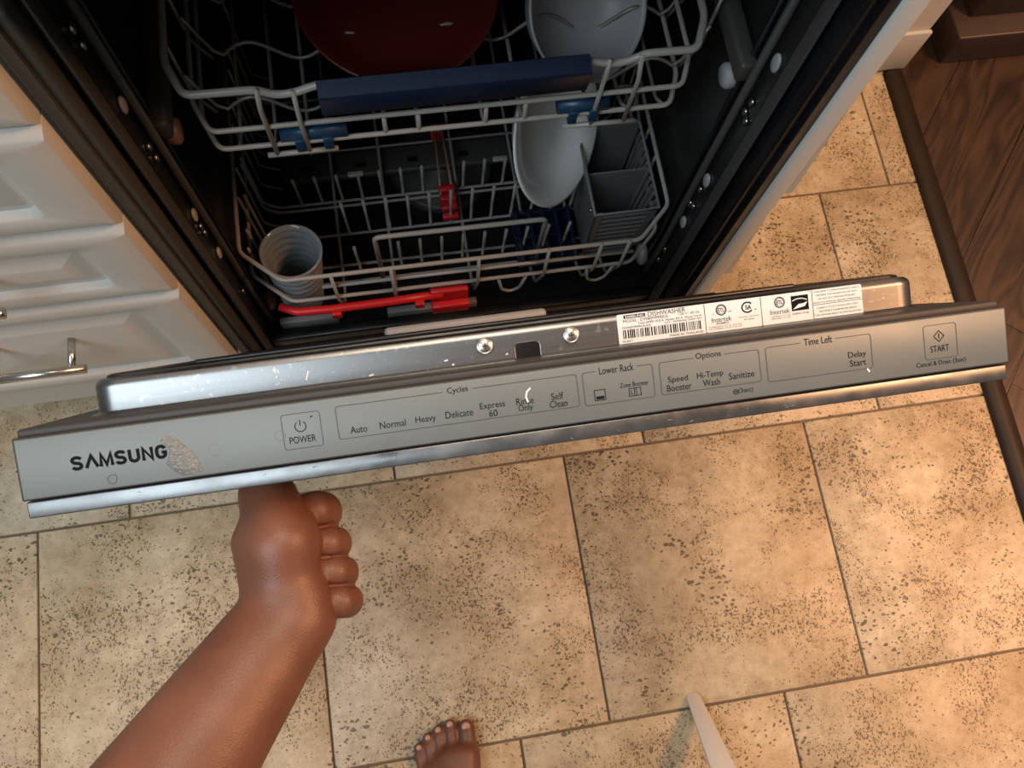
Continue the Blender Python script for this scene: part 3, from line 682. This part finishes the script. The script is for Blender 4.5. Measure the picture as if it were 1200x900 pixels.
# ------------------------------------------------------------------ cutlery basket
cb = thing('cutlery_basket', 'grey slatted plastic cutlery basket at the right of the lower rack', 'basket', (.21, .15, .21))
BZ0, BZ1 = .215, .355
bx0, bx1, by0, by1 = .168, .250, .090, .215
def taper(x, y, z):
    k = 1-.16*(BZ1-z)/(BZ1-BZ0); cx, cy = (bx0+bx1)/2, (by0+by1)/2
    return Vector((cx+(x-cx)*k, cy+(y-cy)*k, z))
for i in range(9):
    z = BZ0+.010+i*.0142
    box('slat', (bx0+.010, by0, z), (bx1-.010, by0+.0025, z+.0055), 'basket', cb, xf=taper)
for i in range(10):
    yy = by0+.010+i*.0108
    box('side_slat', (bx1-.0025, yy, BZ0), (bx1, yy+.0048, BZ1-.004), 'basket', cb, xf=taper)
box('side_panel', (bx0, by0, BZ0), (bx0+.0025, by1, BZ1-.002), 'basket', cb, xf=taper)
box('back_panel', (bx0, by1-.0025, BZ0), (bx1, by1, BZ1-.002), 'basket', cb, xf=taper)
box('divider', (bx0, .150, BZ0), (bx1, .1525, BZ1-.008), 'basket', cb, xf=taper)
box('base', (bx0, by0, BZ0-.003), (bx1, by1, BZ0), 'basket', cb, xf=taper)
for a, b_ in (((bx0, by0), (bx0+.010, by0+.0028)), ((bx1-.010, by0), (bx1, by0+.0028))): box('corner_post', (*a, BZ0), (*b_, BZ1), 'basket', cb, xf=taper)
tube('rim', [(bx0, by0, BZ1), (bx1, by0, BZ1), (bx1, by1, BZ1), (bx0, by1, BZ1)], .0026, 'basket', cb, 8, closed=True)
tube('basket_handle', [(bx1, by1, BZ1), (bx1-.008, by1+.03, BZ1+.035), (bx1-.030, by1+.03, BZ1+.035)], .0024, 'basket', cb, 8, rad=.01)
lathe('bright_stud', [(0, 0), (.003, 0), (.003, .002), (.0015, .003), (0, .003)], 'screw', cb, 16, lambda v: taper(bx0-.001-v.z, by0+.012+v.x, .345+v.y))

# ------------------------------------------------------------------ dishes
def dish(name, prof, loc, nrm, mt, label, cat, group=None, n=56):
    o = lathe(name, prof, mt, None, n, close=True)
    o.rotation_euler = Vector(nrm).to_track_quat('Z', 'Y').to_euler(); o.location = loc
    return tag(o, label, cat, group)
bowl = [(0, -.034), (.045, -.034), (.062, -.030), (.072, -.018), (.078, -.008), (.100, .0), (.1035, .0015), (.1030, .0035), (.099, .0035), (.077, -.0045), (.069, -.016), (.058, -.0265), (.044, -.030), (0, -.030)]
dish('pasta_bowl', [(r*.90, z*.90) for r, z in bowl], (0.1284, 0.1791, 0.4139), (.7125, -.5334, .4558), 'ceramic', 'white ceramic bowl leaning in lower rack beside the cutlery basket', 'bowl')
sb = [(0, 0), (.030, 0), (.036, .004), (.056, .022), (.066, .046), (.0675, .050), (.0655, .051), (.063, .046), (.053, .025), (.034, .008), (0, .006)]
dish('small_bowl', sb, (.118, .205, .59), (.35, -.62, .70), 'greyplastic', 'grey bowl standing in upper rack behind right end of blue handle', 'bowl')
rd = [(0, 0), (.060, 0), (.085, .006), (.098, .018), (.099, .022), (.096, .022), (.083, .010), (.060, .004), (0, .004)]
dish('red_dish', rd, (-.045, .225, .605), (.0, -.2, .98), 'darkred', 'dark red plastic dish lying in upper rack behind the blue handle', 'dish')
# ribbed tumbler
pr = [(0, .0), (.024, .0)]
for i in range(9):
    z = .006+i*.0130; r = .0265+.0098*(z/.12); pr += [(r-.0026, z), (r+.0002, z+.0030), (r+.0008, z+.0065), (r+.0002, z+.0100)]
pr += [(.0375, .1235), (.0378, .128), (.0356, .1285), (.0346, .1240)]
for i in range(8, -1, -1):
    z = .010+i*.0130; r = .0225+.0098*(z/.12); pr += [(r+.0010, z+.0095), (r+.0012, z+.0065), (r+.0004, z+.0030), (r-.0030, z)]
pr += [(0, .008)]
dish('ribbed_tumbler', pr, (-.214, .083, .216), (.055, .10, .99), 'glass', 'grey ribbed translucent tumbler at front left of the lower rack', 'tumbler', n=44)

# ------------------------------------------------------------------ stool
st = thing('stool', 'white plastic stool with tapered leg tip at the bottom edge', 'stool', (.254, -.78, 0))
SC = Vector((.258, -.780, 0))
lathe('seat', [(0, .172), (.085, .172), (.105, .176), (.110, .188), (.104, .198), (.08, .201), (0, .201)], 'stool', st, 40, lambda v: v+SC)
for k in range(4):
    a = math.radians(90+90*k); d = Vector((math.cos(a), math.sin(a), 0)); t = Vector((-d.y, d.x, 0))
    def sec(rad, z, w1, w2): 
        q = SC+d*rad+Vector((0, 0, z)); return [q+t*w1*sx+d*w2*sy for sx, sy in ((-1, -.6), (-.6, -1), (.6, -1), (1, -.6), (1, .6), (.6, 1), (-.6, 1), (-1, .6))]
    loft('leg', [sec(.257, 0, .0085, .006), sec(.254, .004, .0100, .007), sec(.16, .095, .0170, .010), sec(.075, .178, .024, .013)], 'stool', st, smooth=True)

# ------------------------------------------------------------------ person: forearm with fist, foot (distance fields turned into one skin each)
def surface(prims, lo, hi, h, cuts=()):
    lo = np.array(lo); hi = np.array(hi); dims = np.ceil((hi-lo)/h).astype(int)+1
    gx, gy, gz = [lo[i]+h*np.arange(dims[i]) for i in range(3)]
    X, Y, Z = np.meshgrid(gx, gy, gz, indexing='ij', sparse=True)
    f = None
    for grp, kin, kout in prims:
        g = None
        for a, b_, r1, r2 in grp:
            a = np.array(a, float); b_ = np.array(b_, float); d = b_-a; L2 = max((d@d), 1e-12)
            t = np.clip(((X-a[0])*d[0]+(Y-a[1])*d[1]+(Z-a[2])*d[2])/L2, 0, 1)
            q = np.sqrt((X-a[0]-t*d[0])**2+(Y-a[1]-t*d[1])**2+(Z-a[2]-t*d[2])**2)-(r1+(r2-r1)*t)
            if g is None: g = q
            else:
                hh = np.clip(.5+.5*(g-q)/kin, 0, 1); g = g*(1-hh)+q*hh-kin*hh*(1-hh)
        if f is None: f = g
        else:
            hh = np.clip(.5+.5*(f-g)/kout, 0, 1); f = f*(1-hh)+g*hh-kout*hh*(1-hh)
    for a, b_, r, k in cuts:
        a = np.array(a, float); b_ = np.array(b_, float); d = b_-a; L2 = max((d@d), 1e-12)
        t = np.clip(((X-a[0])*d[0]+(Y-a[1])*d[1]+(Z-a[2])*d[2])/L2, 0, 1)
        q = r-np.sqrt((X-a[0]-t*d[0])**2+(Y-a[1]-t*d[1])**2+(Z-a[2]-t*d[2])**2)
        hh = np.clip(.5-.5*(f-q)/k, 0, 1); f = f*(1-hh)+q*hh+k*hh*(1-hh)
    # surface nets
    ins = f < 0
    nx_, ny_, nz_ = f.shape
    cnt = np.zeros((nx_-1, ny_-1, nz_-1), int); acc = np.zeros((nx_-1, ny_-1, nz_-1, 3))
    edges = []
    base = np.stack(np.meshgrid(np.arange(nx_-1), np.arange(ny_-1), np.arange(nz_-1), indexing='ij'), -1)
    for ax in range(3):
        o1, o2 = [i for i in range(3) if i != ax]
        for d1 in (0, 1):
            for d2 in (0, 1):
                s0 = [0, 0, 0]; s0[o1] = d1; s0[o2] = d2; s1 = list(s0); s1[ax] = 1
                def sl_(s): return f[s[0]:nx_-1+s[0], s[1]:ny_-1+s[1], s[2]:nz_-1+s[2]]
                A, B = sl_(s0), sl_(s1); cr = (A < 0) != (B < 0)
                t = np.where(cr, A/np.where(cr, A-B, 1), 0)
                cnt += cr
                acc[..., o1] += cr*d1; acc[..., o2] += cr*d2; acc[..., ax] += cr*t
    act = cnt > 0
    idx = -np.ones(cnt.shape, int); idx[act] = np.arange(act.sum())
    vp = (base[act]+acc[act]/cnt[act][:, None])*h+lo
    faces = []
    for ax in range(3):
        o1, o2 = [i for i in range(3) if i != ax]
        s0 = [slice(1, -1)]*3; s0[ax] = slice(0, -1); s1 = [slice(1, -1)]*3; s1[ax] = slice(1, None)
        A, B = ins[tuple(s0)], ins[tuple(s1)]; q = np.argwhere(A != B)
        if len(q) == 0: continue
        q[:, o1] += 1; q[:, o2] += 1
        def at(d1, d2):
            p = q.copy(); p[:, o1] -= d1; p[:, o2] -= d2; return idx[p[:, 0], p[:, 1], p[:, 2]]
        faces.append(np.stack([at(1, 1), at(0, 1), at(0, 0), at(1, 0)], 1))
    return vp, np.concatenate(faces)
def skin(name, prims, lo, hi, h, parent, cuts=()):
    vp, fc = surface(prims, lo, hi, h, cuts)
    o = mesh(name, vp.tolist(), [tuple(int(i) for i in q) for q in fc if min(q) >= 0], 'skin', parent, True)
    sm = o.modifiers.new('relax', 'SMOOTH'); sm.iterations = 2; sm.factor = .5
    return o
person = thing('person', 'bare left forearm and fist pushing the dishwasher door, bare foot below', 'person', (-.2, -.62, 0))
hand = [((-.1690, -.3400, .740), (-.3250, -.5300, .800), .0200, .0440),            # forearm, wrist to elbow
        ((-.1800, -.3330, .737), (-.3380, -.5200, .797), .0160, .0380),            # radial side
        ((-.1600, -.3490, .739), (-.3100, -.5430, .797), .0170, .0370),            # ulnar side
        ((-.3250, -.5300, .800), (-.3950, -.5900, .830), .0440, .0430),
        ((-.1660, -.3480, .741), (-.1620, -.3330, .741), .0185, .0175),            # heel of the hand
        ((-.1725, -.3240, .743), (-.1690, -.3000, .749), .0195, .0215),            # thenar
        ((-.1690, -.3010, .748), (-.1720, -.2870, .746), .0212, .0178),
        ((-.1855, -.3150, .740), (-.1885, -.2960, .741), .0140, .0140),            # thumb base bump
        ((-.1745, -.3330, .718), (-.1720, -.2880, .706), .0160, .0150),            # palm
        ((-.1630, -.3380, .718), (-.1620, -.3000, .706), .0155, .0145)]
thumb = [((-.1715, -.2900, .745), (-.1770, -.2700, .739), .0190, .0168), ((-.1770, -.2700, .739), (-.1800, -.2620, .735), .0168, .0145), ((-.1800, -.2650, .736), (-.1815, -.2575, .712), .0140, .0130)]
def finger(i0, i1, i2, r):
    k = (i1[0]-.003, i1[1], i1[2]+.008)
    return [(i0, i1, r*1.1, r*1.02), (i1, k, r*1.02, r), (k, i2, r, r*.86)]
fingers = [finger((-.1700, -.2850, .700), (-.1466, -.2805, .725), (-.1650, -.2835, .741), .0127),
           finger((-.1700, -.3010, .697), (-.1408, -.3022, .724), (-.1610, -.3028, .740), .0109),
           finger((-.1680, -.3170, .697), (-.1380, -.3212, .724), (-.1590, -.3204, .739), .0107),
           finger((-.1660, -.3330, .702), (-.1362, -.3398, .726), (-.1555, -.3374, .739), .0101)]
prims = [(hand, .011, .01), (thumb, .008, .009)]+[(fg, .003, .0008) for fg in fingers]
cuts = []
# fold lines between the curled fingers
for (q0, q1) in zip(fingers[:-1], fingers[1:]):
    a = [(q0[1][0][i]+q1[1][0][i])/2 for i in range(3)]; b_ = [(q0[2][1][i]+q1[2][1][i])/2 for i in range(3)]
    cuts.append(((a[0]+.004, a[1], a[2]+.010), (b_[0], b_[1], b_[2]+.008), .0016, .0012)); cuts.append(((a[0]+.010, a[1], a[2]-.004), (a[0]+.004, a[1], a[2]+.010), .0016, .0012))
arm = skin('arm', prims, (-.46, -.645, .65), (-.115, -.235, .885), .0016, person, cuts)
# bare left foot, toes forward
toes = [(-.0758, -.502, .0135, .0118), (-.0982, -.497, .0115, .0088), (-.1155, -.502, .0105, .0082), (-.1310, -.510, .010, .0078), (-.1450, -.521, .0095, .0075)]
ft = [((-.080, -.545, .018), (-.098, -.640, .030), .019, .026), ((-.105, -.545, .018), (-.105, -.640, .034), .017, .026), ((-.130, -.560, .016), (-.118, -.650, .028), .016, .024),
      ((-.103, -.640, .034), (-.105, -.720, .050), .028, .032), ((-.108, -.650, .026), (-.110, -.755, .028), .024, .027), ((-.107, -.720, .060), (-.110, -.735, .16), .034, .033), ((-.110, -.735, .16), (-.115, -.740, .42), .034, .055)]
prims = [(ft, .018, .01)]
for x, yy, z, r in toes: prims.append(([((x*.95-.004, yy-.052, .017), (x, yy-.014, z), r*1.05, r*.92), ((x, yy-.014, z), (x, yy-r*.6, z-.002), r*.95, r)], .004, .004))
leg = skin('foot', prims, (-.185, -.815, -.002), (-.035, -.475, .45), .0028, person)
for x, yy, z, r in toes:
    nl = lathe('toenail', [(0, .0012), (r*.35, .0010), (r*.58, 0), (r*.5, -.001), (0, -.001)], mat('nail', (.42, .24, .18), .3) if 'nail' not in M else M['nail'], leg, 14, lambda v, x=x, yy=yy, z=z, r=r: Vector((x+v.x, yy-r*.35+v.y, z-.002+r*.93+v.z)))
